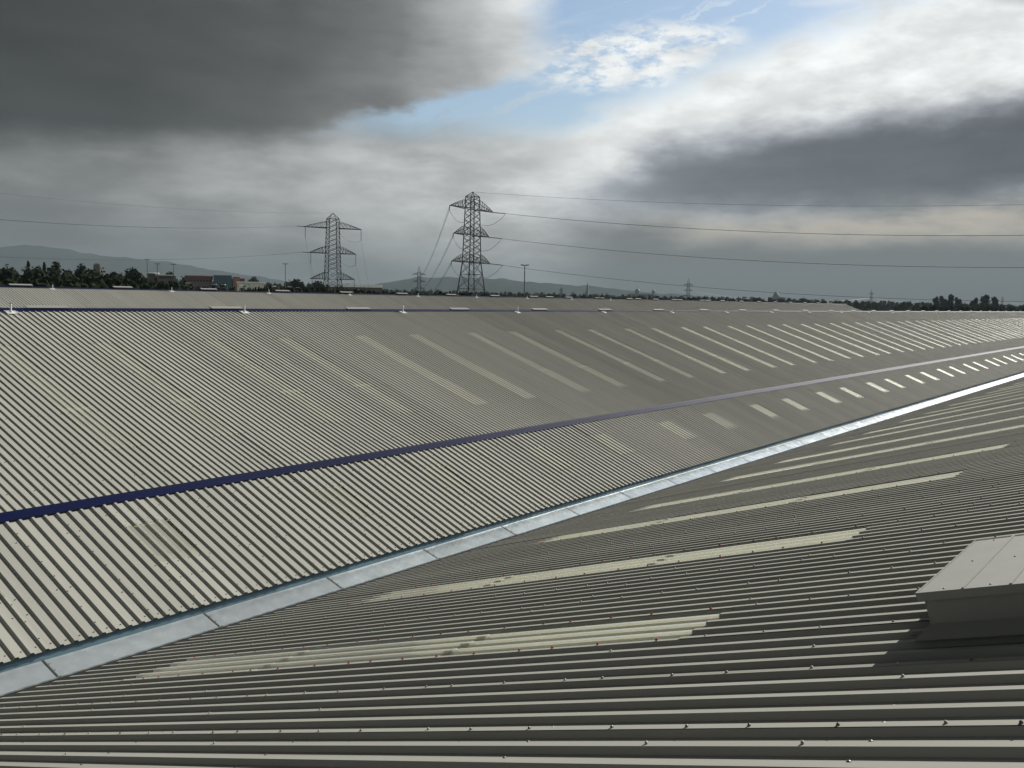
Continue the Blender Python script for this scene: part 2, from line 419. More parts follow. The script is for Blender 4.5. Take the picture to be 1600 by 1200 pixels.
# --- big bay behind it
P2 = R(19.536); V2, Z2 = 21.05, Z - 5.737
fr2 = frame(V2, Z2, P2, 1)
big = tag(empty('warehouse', (0, 0, 0)), 'large warehouse bay with long rooflight strips behind the blue ridge strip', 'warehouse', 'parallel warehouse bays')
ds = (V2 - 18.234) / math.cos(P2)
rl2 = cols(-1, 4, 5, 110, 3)
L_2 = 17.98 - ds
bay(big, fr2, (V2, Z2), P2, 1, PF, HF, CF, WF, 15.27, -16, 200, 250, rl2, 0.0, 6.95 - ds, 14.64 - ds, L_2, [9.4 - ds, 12.0 - ds], M_CLEAR)
# --- farthest bay
V3R, Z3R = 70.65, Z + .15
L_3 = 20.0
P3 = R(19.536); V3 = V3R - L_3 * math.cos(P3); Z3 = Z3R - L_3 * math.sin(P3)
fr3 = frame(V3, Z3, P3, 1)
farb = tag(empty('warehouse', (0, 0, 0)), 'farthest warehouse bay, a thin grey strip of roof ending in a gable below the pylons', 'warehouse', 'parallel warehouse bays')
bay(farb, fr3, (V3, Z3), P3, 1, PF, HF, CF, WF, 12.0, 0, 120, 232, set(), 0.0, 5, 6, L_3, [], M_CLEAR)

# rear slopes, walls and slabs that close each bay
def rear(root, v_r, z_r, pitch, length, u0, u1, sgn):
    b = MB(); c, s = math.cos(pitch), math.sin(pitch)
    a = (v_r, z_r - .05); e = (v_r + sgn * length * c, z_r - .05 - length * s)
    prof = []
    b.quad((u0, a[0], a[1]), (u1, a[0], a[1]), (u1, e[0], e[1]), (u0, e[0], e[1]))
    b.quad((u0, a[0], a[1] - .04), (u1, a[0], a[1] - .04), (u1, e[0], e[1] - .04), (u0, e[0], e[1] - .04))
    obj('rear_roof_slope', b.mesh('rear_roof_slope', M_SHEET), root)
rear(near, NV - L_N * math.cos(PN), NZ + L_N * math.sin(PN), PN, 17, -7, 224, -1)
rear(low, V1 + L_1 * math.cos(P1), Z1 + L_1 * math.sin(P1), P1, 4.35, -4.5, 220, 1)
rear(big, V2 + L_2 * math.cos(P2), Z2 + L_2 * math.sin(P2), P2, 17.3, 1, 240, 1)
rear(farb, V3R, Z3R, P3, 20, 12, 220.7, 1)
M_WALL = mat('wall_cladding', (.36, .36, .34), .6, var=.05, nscale=.5)
def wall(root, u, prof):
    b = MB(); n = len(prof)
    for x in (u, u + .1):
        for v, z in prof: b.v.append((x, v, z))
    b.f.append(tuple(range(n))); b.f.append(tuple(range(2 * n - 1, n - 1, -1)))
    for i in range(n): b.f.append((i, (i + 1) % n, n + (i + 1) % n, n + i))
    obj('gable_wall', b.mesh('gable_wall', M_WALL), root)
def gable(root, u, vl, zl, vr, zr, vl2, zl2):
    wall(root, u, [(vl, 0), (vl2, 0), (vl2, zl2 - .14), (vr, zr - .14), (vl, zl - .14)])
for u in (-7.4, 224.4): gable(near, u, NV, NZ, NV - L_N * math.cos(PN), NZ + L_N * math.sin(PN), NV - 2 * L_N * math.cos(PN), NZ)
for u in (-4.7, 220.1): gable(low, u, V1, Z1, V1 + L_1 * math.cos(P1), Z1 + L_1 * math.sin(P1), V2, Z2)
for u in (.9, 240.1): gable(big, u, V2, Z2, V2 + L_2 * math.cos(P2), Z2 + L_2 * math.sin(P2), V2 + 2 * L_2 * math.cos(P2), Z2)
for u in (12.05, 220.6): gable(farb, u, V3, Z3, V3R, Z3R, V3R + 18.8, Z3)

# ------------------------------------------------------------------ ridge flashings
def ridge(root, fr, fr_back, L, u0, u1, length, wing, name='ridge_flashing', gapn=.006, nmax=300):
    b = MB(); t = .004
    pts = [fr(0, L - wing, .002 + gapn - .004), fr(0, L - wing, .002 + gapn), fr(0, L - .03, .003 + gapn + .01), fr(0, L + .02, gapn + .02)]
    back = fr_back
    pts += [(0, 2 * pts[-1][1] - q[1], q[2]) for q in reversed(pts[:-1])]
    for x in (0.0, length + .06):
        for q in pts: b.v.append((x, q[1] , q[2] + (.002 if x else 0)))
    n = len(pts)
    for i in range(n - 1): b.f.append((i, i + 1, n + i + 1, n + i))
    me = b.mesh(name, M_BLUE)
    u = u0; k = 0
    while u < u1:
        obj(name, me, root, (u, 0, 0)); u += length; k += 1
    f = MB()
    f.box(u0, u1, L - wing + .012, L - wing + .04, -.034, .004, lambda x, y, zz: fr(x, y, zz))
    obj('ridge_filler', f.mesh('ridge_filler', M_DARK), root)  # foam filler made black, so it also draws the flashing's shadow line
ridge(low, fr1, None, L_1, -4.5, 220, 3.0, .235)
ridge(big, fr2, None, L_2, 1, 240, 3.0, .24)
ridge(farb, fr3, None, L_3, 12, 220.6, 3.0, .20)
ridge(near, frN, None, L_N, -7, 224, 3.0, .24)

# raised ridge ventilators
def vents(root, fr, L, starts, hh):
    b = MB(); b.box(0, 1.65, L - .10, L + .16, .050 * hh, .080 * hh, lambda x, y, zz: fr(x, y, zz)); cowl = b.mesh('cowl', M_COWL)
    b = MB(); b.box(.05, 1.60, L - .05, L + .07, .0, .050 * hh, lambda x, y, zz: fr(x, y, zz)); ups = b.mesh('upstand', M_DARK)
    for u in starts:
        o = obj('ridge_ventilator', ups, root, (u, 0, 0)); obj('cowl', cowl, o)
vents(big, fr2, L_2, [17.3 + 7.92 * i for i in range(27)], 1.0)
vents(farb, fr3, L_3, [33.6 + 8.03 * i for i in range(23)] + [25.5, 101.35, 113.3, 124.5, 136, 148], 2.0)

# ------------------------------------------------------------------ fixings
def fixings():
    g = MB(); d = MB(); r = MB()
    rnd = random.Random(3)
    for k in range(-4, 34):                       # near slope, side laps and purlin lines
        u = UN + k + .028
        red = (k in rlN) or (k - 1 in rlN)
        s = .3 + rnd.random() * .3
        while s < 16.5:
            lit = red and 2.2 < s < 10.6
            if k < 22 or lit: screw(r if lit else (d if rnd.random() < .6 else g), frN, u + rnd.uniform(-.008, .008), s + rnd.uniform(-.09, .09), .001, .0125 if lit else .0105, .015 if lit else .012)
            s += .46 + rnd.uniform(-.05, .06)
        if k < 16:
            for s in (.22, 2.1, 4.2, 6.3, 8.4, 10.6, 12.6, 14.6):
                for q in range(4): screw(d, frN, UN + k + q * .25 + .15, s + rnd.uniform(-.02, .02), -HN, .013, .010)
            for q in range(1, 4):
                for s in (3.1, 5.7, 8.2, 10.9, 13.2):
                    if rnd.random() < .30 and not (k in rlN): screw(g, frN, UN + k + q * .25 + .03, s + rnd.uniform(-.9, .9), .001, .0105, .012)
    tag(obj('screw_heads', g.mesh('screw_heads', M_SCREWG), near), kind='stuff'); tag(obj('screw_heads', d.mesh('screw_heads', M_SCREW), near), kind='stuff')
    tag(obj('red_screw_caps', r.mesh('red_screw_caps', M_RED), near), kind='stuff')
    d = MB()
    for k in range(-6, 34):
        u = 7.835 + k * .9 + .02; s = .25
        while s < 3.3:
            if k < 26: screw(d, fr1, u, s + rnd.uniform(-.03, .03), .001, .011, .012)
            s += .45
        for s in (.12, .86, 1.30, 2.72, 3.05):
            for q in range(4):
                if k in rl1 or s in (.12,) or (rnd.random() < .5 and q in (0, 3)): screw(d, fr1, 7.835 + k * .9 + q * .225 + .14, s + rnd.uniform(-.02, .02), -HF + .004, .012, .010)
    tag(obj('screw_heads', d.mesh('screw_heads', M_SCREW), low), kind='stuff')
    d = MB()
    for k in range(-6, 22):
        for s in (4.0 - ds, 5.4 - ds, 6.98 - ds, 9.4 - ds, 12.0 - ds, 14.6 - ds, 16.6 - ds):
            for q in (0, 3): screw(d, fr2, 15.27 + k * .9 + q * .225 + .14, s, -HF + .004, .015, .012)
    tag(obj('screw_heads', d.mesh('screw_heads', M_SCREW), big), kind='stuff')
fixings()

# ------------------------------------------------------------------ valley gutter
def gutter():
    root = tag(empty('valley_gutter', (0, 0, 0)), 'shiny galvanised metal valley gutter between the near roof and the low bay', 'gutter')
    def section(L, nm='gutter_section'):
        b = MB()
        prof = [(13.338, -5.664), (13.340, -5.642), (13.350, -5.652), (13.79, -5.512)]
        for x in (0.0, L):
            for v, z in prof: b.v.append((x, v, Z + z + (.003 if x else 0)))
        n = len(prof)
        for i in range(n - 1): b.f.append((i, i + 1, n + i + 1, n + i))
        return b.mesh(nm, M_GALV)
    me = section(2.84)
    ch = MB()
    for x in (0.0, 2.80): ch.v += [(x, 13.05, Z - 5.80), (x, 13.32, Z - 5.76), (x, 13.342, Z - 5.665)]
    ch.f += [(0, 1, 4, 3), (1, 2, 5, 4)]; chan = ch.mesh('shade_dark_channel', M_DARK)  # channel coloured near black to stand for shade below the sheet ends
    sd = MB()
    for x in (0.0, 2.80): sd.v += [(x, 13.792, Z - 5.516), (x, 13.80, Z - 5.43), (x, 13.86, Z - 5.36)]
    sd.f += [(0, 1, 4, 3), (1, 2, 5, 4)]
    side = sd.mesh('gutter_side', M_SIDE_SHADE)
    jb = MB(); jb.box(-.004, .010, 13.26, 13.795, 0, 0, lambda x, v, zz: (x, v, Z - 5.664 + (v - 13.27) * .318 + (.004 if zz == 0 else 0)))
    jn = MB()
    for a, b_ in ((13.35, 13.79),):
        jn.hexa([(x, v, Z - 5.667 + (v - 13.27) * .318 + n) for n in (.001, .006) for x, v in ((-.006, a), (.010, a), (.010, b_), (-.006, b_))])
    joint = jn.mesh('joint_bead', M_SCREW)
    st = MB()
    for v in (13.34, 13.5, 13.66):
        st.lathe([(.011, 0), (.009, .008), (.004, .011)], 6, (.03, v, Z - 5.664 + (v - 13.27) * .318))
    rv = st.mesh('joint_rivets', M_SCREW)
    u = 6.90 - 2.80 * 5
    while u < 222:
        o = obj('gutter_section', me, root, (u, 0, 0)); obj('gutter_side', side, o); obj('shade_dark_channel', chan, o)
        if u < 60: obj('joint_bead', joint, o)
        if u < 25: tag(obj('joint_rivets', rv, o), kind='stuff')
        u += 2.80
gutter()

# ------------------------------------------------------------------ roof ventilator box on the near slope
def vent_box():
    root = tag(empty('roof_ventilator', frN(6.02, 12.52, 0)), 'low square-edged grey metal ventilator box on the near roof at the lower right', 'ventilator')
    o = root.location
    def F(u, s, n): p = frN(u, s, n); return (p[0] - o.x, p[1] - o.y, p[2] - o.z)
    u0, u1, s0, s1, H = 6.02, 7.66, 12.52, 15.4, .275
    b = MB()
    b.box(u0 + .02, u0 + .032, s0, s1, -.02, H, F); b.box(u1 - .03, u1 - .018, s0, s1, -.02, H, F)
    b.box(u0 + .033, u1 - .031, s0, s0 + .012, -.02, H, F); b.box(u0 + .033, u1 - .031, s1 - .012, s1, -.02, H, F)
    obj('casing', b.mesh('casing', M_BOX), root)
    w = .262; x = s0 - .02
    pm = MB(); pm.box(u0 - .01, u1 + .01, 0, w - .004, H, H + .012, lambda a, c, d: F(a, s0 - .02 + c, d)); pmm = pm.mesh('top_panel', M_BOX)
    sb = MB(); sb.box(u0 - .012, u1 + .012, w - .008, w + .006, H + .012, H + .022, lambda a, c, d: F(a, s0 - .02 + c, d)); sbm = sb.mesh('seam', M_BOX)
    e = Vector(F(0, 1, 0)) - Vector(F(0, 0, 0))
    for i in range(11):
        t = obj('top_panel', pmm, root, e * (w * i)); obj('seam', sbm, t)
    b = MB(); b.box(u0 - .022, u0 - .012, s0 - .03, s1, H - .035, H + .016, F); b.box(u1 + .012, u1 + .022, s0 - .03, s1, H - .035, H + .016, F); b.box(u0 - .012, u1 + .012, s0 - .032, s0 - .022, H - .035, H + .016, F)
    obj('edge_trim', b.mesh('edge_trim', M_BOX), root)
    b = MB()
    k = .085
    def sk(a, b_, c, d):
        b.quad(F(*a), F(*b_), F(*c), F(*d)); b.quad(*[tuple(Vector(F(*q)) - Vector((0, 0, .004))) for q in (d, c, b_, a)])
    lo = .022
    sk((u0 - k, s0 - k, lo), (u0 - k, s1, lo), (u0 + .019, s1, lo + .07), (u0 + .019, s0 - .001, lo + .07))
    sk((u1 + k, s1, lo), (u1 + k, s0 - k, lo), (u1 - .017, s0 - .001, lo + .07), (u1 - .017, s1, lo + .07))
    sk((u1 + k, s0 - k, lo), (u0 - k, s0 - k, lo), (u0 + .019, s0 - .001, lo + .07), (u1 - .017, s0 - .001, lo + .07))
    obj('skirt_flashing', b.mesh('skirt_flashing', M_WHITE if False else M_BOX), root)
    b = MB()
    for i in range(10):
        for u in (u0 + .05, u0 + .85, u1 - .06): screw(b, F, u, s0 + .12 + w * i, H + .012, .008, .006)
        screw(b, F, u0 - k + .05, s0 - .1 + .36 * i, lo + .02, .013, .010)
    tag(obj('screw_heads', b.mesh('screw_heads', M_SCREW), root), kind='stuff')
vent_box()

# ------------------------------------------------------------------ fall-arrest anchor posts
ORD = ['first', 'second', 'third', 'fourth', 'fifth', 'sixth', 'seventh', 'eighth', 'ninth', 'tenth', 'eleventh', 'twelfth', 'thirteenth', 'fourteenth']
def anchors():
    def make(fr, L):
        p0 = Vector(fr(0, L - .38, 0)); F = lambda u, s, n: tuple(Vector(fr(u, L - .38 + s, n)) - p0)
        root = empty('anchor_post')
        b = MB(); b.box(-.19, .19, -.14, .14, .004, .014, F); b.box(-.19, -.16, -.14, .14, .014, .026, F); b.box(.16, .19, -.14, .14, .014, .026, F)
        obj('base_plate', b.mesh('base_plate', M_WHITE), root)
        b = MB(); b.lathe([(.055, .012), (.05, .05), (.032, .07), (.028, .24), (.04, .25), (.04, .28), (.015, .30)], 8); obj('post', b.mesh('post', M_WHITE), root)
        b = MB(); b.lathe([(.02, .30), (.035, .32), (.02, .345), (.0, .35)], 6); obj('eye_bolt', b.mesh('eye_bolt', M_GALV), root)
        return root
    for fr, L, u0, stp, n, words in ((fr2, L_2, 16.6, 10.12, 12, 'along the ridge of the large bay'), (fr3, L_3, 36.6, 10.03, 9, 'along the farthest ridge')):
        proto = make(fr, L)
        for i in range(n):
            o = proto if i == 0 else copy_tree(proto)
            o.location = fr(u0 + stp * i, L - .38, 0)
            tag(o, 'white anchor post, %s from the left %s' % (ORD[i], words), 'anchor post', 'anchor posts ' + words)
anchors()

# ------------------------------------------------------------------ trees
def crown_mesh(b, cx, cy, z0, h, w, rnd, nl, q, lobes=6, conical=False):
    ls = []
    for i in range(lobes):
        t = (i + .5) / lobes; a = rnd.uniform(0, 6.28)
        rr = w * .5 * ((1 - t) ** .8 if conical else (1 - abs(t - .45) ** 1.6) * .62)
        off = 0 if conical else w * .26 * rnd.random()
        ls.append((cx + off * math.cos(a), cy + off * math.sin(a), z0 + h * (.12 + .80 * t) if not conical else z0 + h * t, max(rr, .1 * w) * rnd.uniform(.75, 1.15), h / lobes * (1.25 if not conical else .8)))
    for lx, ly, lz, lr, lh in ls:
        i0 = len(b.v)                               # lumpy core keeps the crown from being see-through
        n1, n2 = 7, 4
        for j in range(n2 + 1):
            th = math.pi * j / n2
            for k in range(n1):
                ph = 2 * math.pi * k / n1; rj = .72 * rnd.uniform(.8, 1.1)
                b.v.append((lx + lr * rj * math.sin(th) * math.cos(ph), ly + lr * rj * math.sin(th) * math.sin(ph), lz + lh * rj * math.cos(th)))
        for j in range(n2):
            for k in range(n1): b.f.append((i0 + j * n1 + k, i0 + j * n1 + (k + 1) % n1, i0 + (j + 1) * n1 + (k + 1) % n1, i0 + (j + 1) * n1 + k))
    for i in range(nl):
        lx, ly, lz, lr, lh = rnd.choice(ls)
        d = Vector((rnd.gauss(0, 1), rnd.gauss(0, 1), rnd.gauss(0, 1))).normalized(); rr = rnd.uniform(.62, 1.06)
        c = Vector((lx + d.x * lr * rr, ly + d.y * lr * rr, lz + d.z * lh * rr))
        a = Vector((rnd.gauss(0, 1), rnd.gauss(0, 1), rnd.gauss(0, .7))).normalized(); e = a.orthogonal().normalized(); e.rotate(Matrix.Rotation(rnd.uniform(0, 6.28), 3, a))
        f2 = a.cross(e); s = q * rnd.uniform(.6, 1.3)
        b.quad(tuple(c - e * s - f2 * s * .6), tuple(c + e * s - f2 * s * .4), tuple(c + e * s * .8 + f2 * s * .6), tuple(c - e * s * .7 + f2 * s * .5))
def tree(az, dist, h, w, label, group, ci, seed, conical=False, nl=1600):
    rnd = random.Random(seed)
    root = tag(empty('conifer_tree' if conical else 'broadleaf_tree', at(az, dist)), label, 'tree', group)
    b = MB(); crown_mesh(b, 0, 0, h * (.12 if conical else .14), h * .84, w, rnd, nl, .030 * w + .08, 9 if conical else 9, conical)
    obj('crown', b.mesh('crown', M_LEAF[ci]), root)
    t = MB(); t.bar((0, 0, -.2), (0, 0, h * .5), .035 * w + .12, 7, .02 * w)
    for k in range(4):
        a = rnd.uniform(0, 6.28); t.bar((0, 0, h * (.2 + .07 * k)), (w * .28 * math.cos(a), w * .28 * math.sin(a), h * (.42 + .08 * k)), .015 * w + .05, 5, .03)
    obj('trunk', t.mesh('trunk', M_BARK), root)
def hgt(dist, el): return EYE + dist * math.tan(R(el))
T = [(63.64, 330, 1.52, 5, 'pointed conifer rising from the dark wood at the far left', True, 0),
     (62.87, 330, 1.50, 4.5, 'narrow conifer tip beside a round tree above the dark wood', True, 0),
     (62.45, 335, 1.50, 9, 'round-topped tree right of the conifer tips above the dark wood', False, 0),
     (60.87, 380, 1.45, 9, 'broad dark tree just left of the white tower block', False, 0),
     (58.35, 420, 1.30, 13, 'wide dark domed tree between the tower block and the white-roofed office', False, 0),
     (56.75, 560, 1.16, 12, 'low rounded tree behind the white-roofed office', False, 1),
     (52.05, 900, .98, 15, 'lone round tree behind the orange building', False, 1),
     (49.5, 420, .88, 12, 'bushy dark green tree left of the terminal pylon', False, 0),
     (48.2, 480, .80, 13, 'bushy olive tree at the left foot of the terminal pylon', False, 2)]
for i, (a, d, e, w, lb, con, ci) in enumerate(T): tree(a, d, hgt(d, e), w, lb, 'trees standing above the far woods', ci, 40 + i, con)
T2 = [(13.0, 950, .58, 10.0, 'leftmost tree of the left dark clump above the right end of the roof'), (12.66, 950, .62, 10.5, 'second tree of the left dark clump at the right, left of its tallest'), (12.30, 950, .72, 11.5, 'tallest tree of the left dark clump at the right end of the roof'), (11.93, 950, .56, 9.0, 'rightmost tree of the left dark clump, facing the gap between clumps'),
      (11.15, 940, .54, 11.0, 'left tree of the right dark clump above the right end of the roof'), (10.62, 940, .71, 13.5, 'tall middle tree of the right dark clump near the right edge'), (10.12, 940, .60, 11.0, 'right tree of the right dark clump near the right edge')]
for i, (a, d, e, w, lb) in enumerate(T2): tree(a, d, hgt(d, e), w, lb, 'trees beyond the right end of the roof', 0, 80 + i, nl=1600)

def wood(name, label, specs, ci, seed):
    rnd = random.Random(seed); b = MB()
    for (a0, a1, d0, d1, e0, e1, n, w0, w1, nl) in specs:
        for i in range(n):
            t = (i + rnd.random()) / n; a = a0 + (a1 - a0) * t; d = rnd.uniform(d0, d1)
            el = (e0 + (e1 - e0) * t) * rnd.uniform(.72, 1.06); h = max(4.0, hgt(d, el)); w = rnd.uniform(w0, w1)
            x, y, _ = at(a, d); crown_mesh(b, x, y, -.5, h, w, rnd, nl, .035 * w + .10, 6)
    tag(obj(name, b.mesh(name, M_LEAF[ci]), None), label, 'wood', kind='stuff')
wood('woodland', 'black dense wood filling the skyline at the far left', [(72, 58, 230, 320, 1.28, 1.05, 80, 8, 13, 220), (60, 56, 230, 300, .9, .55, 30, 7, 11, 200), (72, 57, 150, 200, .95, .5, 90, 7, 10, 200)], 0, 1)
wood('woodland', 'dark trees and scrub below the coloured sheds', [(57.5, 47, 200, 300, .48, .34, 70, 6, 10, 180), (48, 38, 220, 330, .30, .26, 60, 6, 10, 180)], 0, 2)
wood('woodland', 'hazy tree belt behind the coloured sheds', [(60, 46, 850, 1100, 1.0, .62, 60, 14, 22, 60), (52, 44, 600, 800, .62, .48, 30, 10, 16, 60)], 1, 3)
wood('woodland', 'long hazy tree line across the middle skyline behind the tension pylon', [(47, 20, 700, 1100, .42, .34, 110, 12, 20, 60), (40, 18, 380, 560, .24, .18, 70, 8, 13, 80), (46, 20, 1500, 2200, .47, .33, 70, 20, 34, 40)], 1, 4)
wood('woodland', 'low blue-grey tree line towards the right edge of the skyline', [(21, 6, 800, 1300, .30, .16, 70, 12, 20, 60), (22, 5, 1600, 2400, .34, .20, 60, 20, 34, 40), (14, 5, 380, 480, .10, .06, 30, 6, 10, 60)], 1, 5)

# ------------------------------------------------------------------ far buildings
def block(b, az0, az1, dist, z0, z1, depth):
    p, q = Vector(at(az0, dist)), Vector(at(az1, dist)); d = Vector((p.x + q.x, p.y + q.y, 0)).normalized() * depth
    b.hexa([(p.x, p.y, z0), (q.x, q.y, z0), (q.x + d.x, q.y + d.y, z0), (p.x + d.x, p.y + d.y, z0), (p.x, p.y, z1), (q.x, q.y, z1), (q.x + d.x, q.y + d.y, z1), (p.x + d.x, p.y + d.y, z1)])
def bmat(n, c): return mat(n, c, .7, var=.08, nscale=.2)
C_CREAM = bmat('cream_render', (.62, .60, .54)); C_BROWN = bmat('brown_brick', (.09, .07, .06)); C_WHITE = mat('white_roof_sheet', (.82, .83, .82), .45)
C_RED = bmat('maroon_cladding', (.12, .028, .032)); C_BLUE = bmat('slate_blue_cladding', (.035, .075, .105)); C_OR = bmat('orange_cladding', (.26, .115, .08)); C_STONE = bmat('dark_stone', (.10, .10, .10)); C_GLASS = mat('dark_window', (.03, .035, .04), .2); C_GREYR = bmat('grey_roof', (.14, .14, .15))
def building(name, label, az, dist, parts, cat='building'):
    root = tag(empty(name, at(az, dist)), label, cat); o = root.location
    for pn, mt, rects in parts:
        if pn == 'window':
            for r in rects:
                b = MB(); block(b, *r); b.v = [(x - o.x, y - o.y, z - o.z) for x, y, z in b.v]; obj(pn, b.mesh(pn, mt), root)
        else:
            b = MB()
            for r in rects: block(b, *r)
            b.v = [(x - o.x, y - o.y, z - o.z) for x, y, z in b.v]; obj(pn, b.mesh(pn, mt), root)
    return root
def winrow(az0, az1, dist, z0, z1, n, fill=.6):
    w = (az1 - az0) / n; return [(az0 + w * (i + .5 - fill / 2), az0 + w * (i + .5 + fill / 2), dist - .15, z0, z1, .3) for i in range(n)]
H = hgt
building('tower_block', 'pale concrete tower block standing above the dark wood on the left', 60.2, 900, [('shade_dark_wing', C_BROWN, [(60.47, 60.14, 905, 0, H(900, 1.40), 12)]), ('pale_wing', C_CREAM, [(60.13, 59.90, 897, 0, H(900, 1.36), 14)]), ('roof_plant', C_GREYR, [(60.40, 60.16, 906, H(900, 1.40), H(900, 1.47), 8)]),  # left wing: its shadow is put into the dark brown colour
    ('window', C_GLASS, [w for k in range(6) for w in winrow(60.12, 59.91, 897, 14 + 3.2 * k, 15.6 + 3.2 * k, 3, .55)])])
building('office_building', 'brown two-level office building with bright white flat roofs beyond the wood', 57.0, 500, [('wall', C_BROWN, [(57.74, 57.12, 503, 0, H(500, 1.0), 14), (57.26, 56.22, 497, 0, H(497, .90), 12)]), ('upper_roof', C_WHITE, [(57.80, 57.08, 501, H(500, 1.0), H(500, 1.04), 18)]), ('lower_roof', C_WHITE, [(57.30, 56.17, 495.5, H(497, .90), H(497, .935), 15)]),
    ('window', C_GLASS, winrow(57.2, 56.3, 497, H(497, .70), H(497, .84), 7))])
building('industrial_shed', 'maroon red industrial shed left of the slate blue one', 55, 620, [('wall', C_BROWN, [(55.70, 54.26, 620, 0, H(620, .74), 30)]), ('upper_cladding', C_RED, [(55.74, 54.22, 619, H(620, .74), H(620, .92), 32)]), ('roof', C_GREYR, [(55.72, 54.24, 619.5, H(620, .92), H(620, .935), 31)]), ('window', C_GLASS, winrow(55.6, 54.3, 620, H(620, .60), H(620, .70), 8))])
building('industrial_shed', 'slate blue box-shaped industrial shed between the red and orange ones', 53.7, 615, [('wall', C_BLUE, [(54.19, 53.2, 615, 0, H(615, .965), 30)]), ('roof', C_GREYR, [(54.20, 53.19, 614.5, H(615, .965), H(615, .99), 31)])])
building('industrial_shed', 'small orange shed with a red end, right of the slate blue one', 52.8, 618, [('wall', C_OR, [(53.12, 52.76, 618, 0, H(618, .90), 22)]), ('end_wall', C_RED, [(52.755, 52.48, 618.6, 0, H(618, .84), 22)]), ('roof', C_GREYR, [(53.13, 52.75, 617.6, H(618, .90), H(618, .915), 23)])])
building('low_shed', 'long low white-roofed shed right of the orange building', 52, 560, [('wall', C_CREAM, [(52.9, 51.42, 560, 0, H(560, .60), 20)]), ('roof', C_WHITE, [(52.95, 51.38, 559, H(560, .60), H(560, .655), 22)])])
building('low_shed', 'long white-roofed shed behind the foot of the terminal pylon', 46.2, 700, [('wall', C_BROWN, [(47.8, 44.65, 700, 0, H(700, .48), 30)]), ('fascia', C_WHITE, [(46.75, 44.62, 699, H(700, .47), H(700, .56), 1)]), ('roof', C_WHITE, [(47.82, 44.62, 699.5, H(700, .56), H(700, .645), 32)])])
def church():
    d = 2500; root = tag(empty('church', at(32.42, d)), 'distant church with a tall thin dark spire on the skyline', 'church')
    b = MB(); b.box(-4, 4, -4, 4, 0, 33); obj('tower', b.mesh('tower', C_STONE), root)
    b = MB(); b.lathe([(4.2, 33), (2.2, 44), (.15, hgt(d, 1.08))], 8); obj('spire', b.mesh('spire', C_STONE), root)
    b = MB(); b.box(-9, 9, -35, -4, 0, 17); b.v += [(0, -35, 26), (0, -4, 26)]; n = len(b.v); b.f += [(4, 5, n - 2), (7, 6, n - 1), (4, 7, n - 1, n - 2), (5, 6, n - 1, n - 2)]; obj('nave', b.mesh('nave', C_STONE), root)
church()
def tower_thing(name, label, az, d, prof, n=8, extra=None, cat='tower'):
    root = tag(empty(name, at(az, d)), label, cat)
    b = MB(); b.lathe(prof, n); obj('shaft', b.mesh('shaft', C_STONE), root)
    if extra:
        b = MB(); b.lathe(extra, 6); obj('finial', b.mesh('finial', C_STONE), root)
tower_thing('stone_tower', 'short dark square tower on the skyline left of the church spire', 33.98, 2500, [(4.5, 0), (4.5, 34), (5, 35), (5, 38), (3, 41)], 4, [(.5, 41), (.1, 46)])
tower_thing('water_tower', 'dark water tower with a wider head right of the domed hall', 28.53, 3000, [(3.2, 0), (2.6, 36), (5, 38), (5, 44), (2, 46.5)], 10, None, 'water tower')
hall = building('domed_hall', 'long dark hall with a small domed tower on the skyline', 29.3, 3000, [('wall', C_STONE, [(30.1, 28.35, 3000, 0, H(3000, .36), 25)]), ('roof', C_GREYR, [(30.0, 28.45, 3003, H(3000, .36), H(3000, .42), 18)])])
b = MB(); b.lathe([(7, 20), (7, 40), (8, 41), (7, 45), (4, 48.5), (.6, 50), (.2, 60)], 10); dm = obj('dome', b.mesh('dome', C_STONE), hall); dm.location = Vector(at(29.47, 3005)) - hall.location
hall2 = building('domed_church', 'distant domed church towards the right of the skyline', 21.5, 3000, [('wall', C_STONE, [(21.95, 21.0, 3000, 0, H(3000, .36), 25)]), ('transept', C_STONE, [(21.70, 21.33, 2998, 0, H(3000, .44), 30)])])
b = MB(); b.lathe([(8, 30), (8, 36), (7, 41), (4, 45), (1, 47), (.3, 51)], 10); dm = obj('dome', b.mesh('dome', C_STONE), hall2); dm.location = Vector(at(21.52, 3010)) - hall2.location

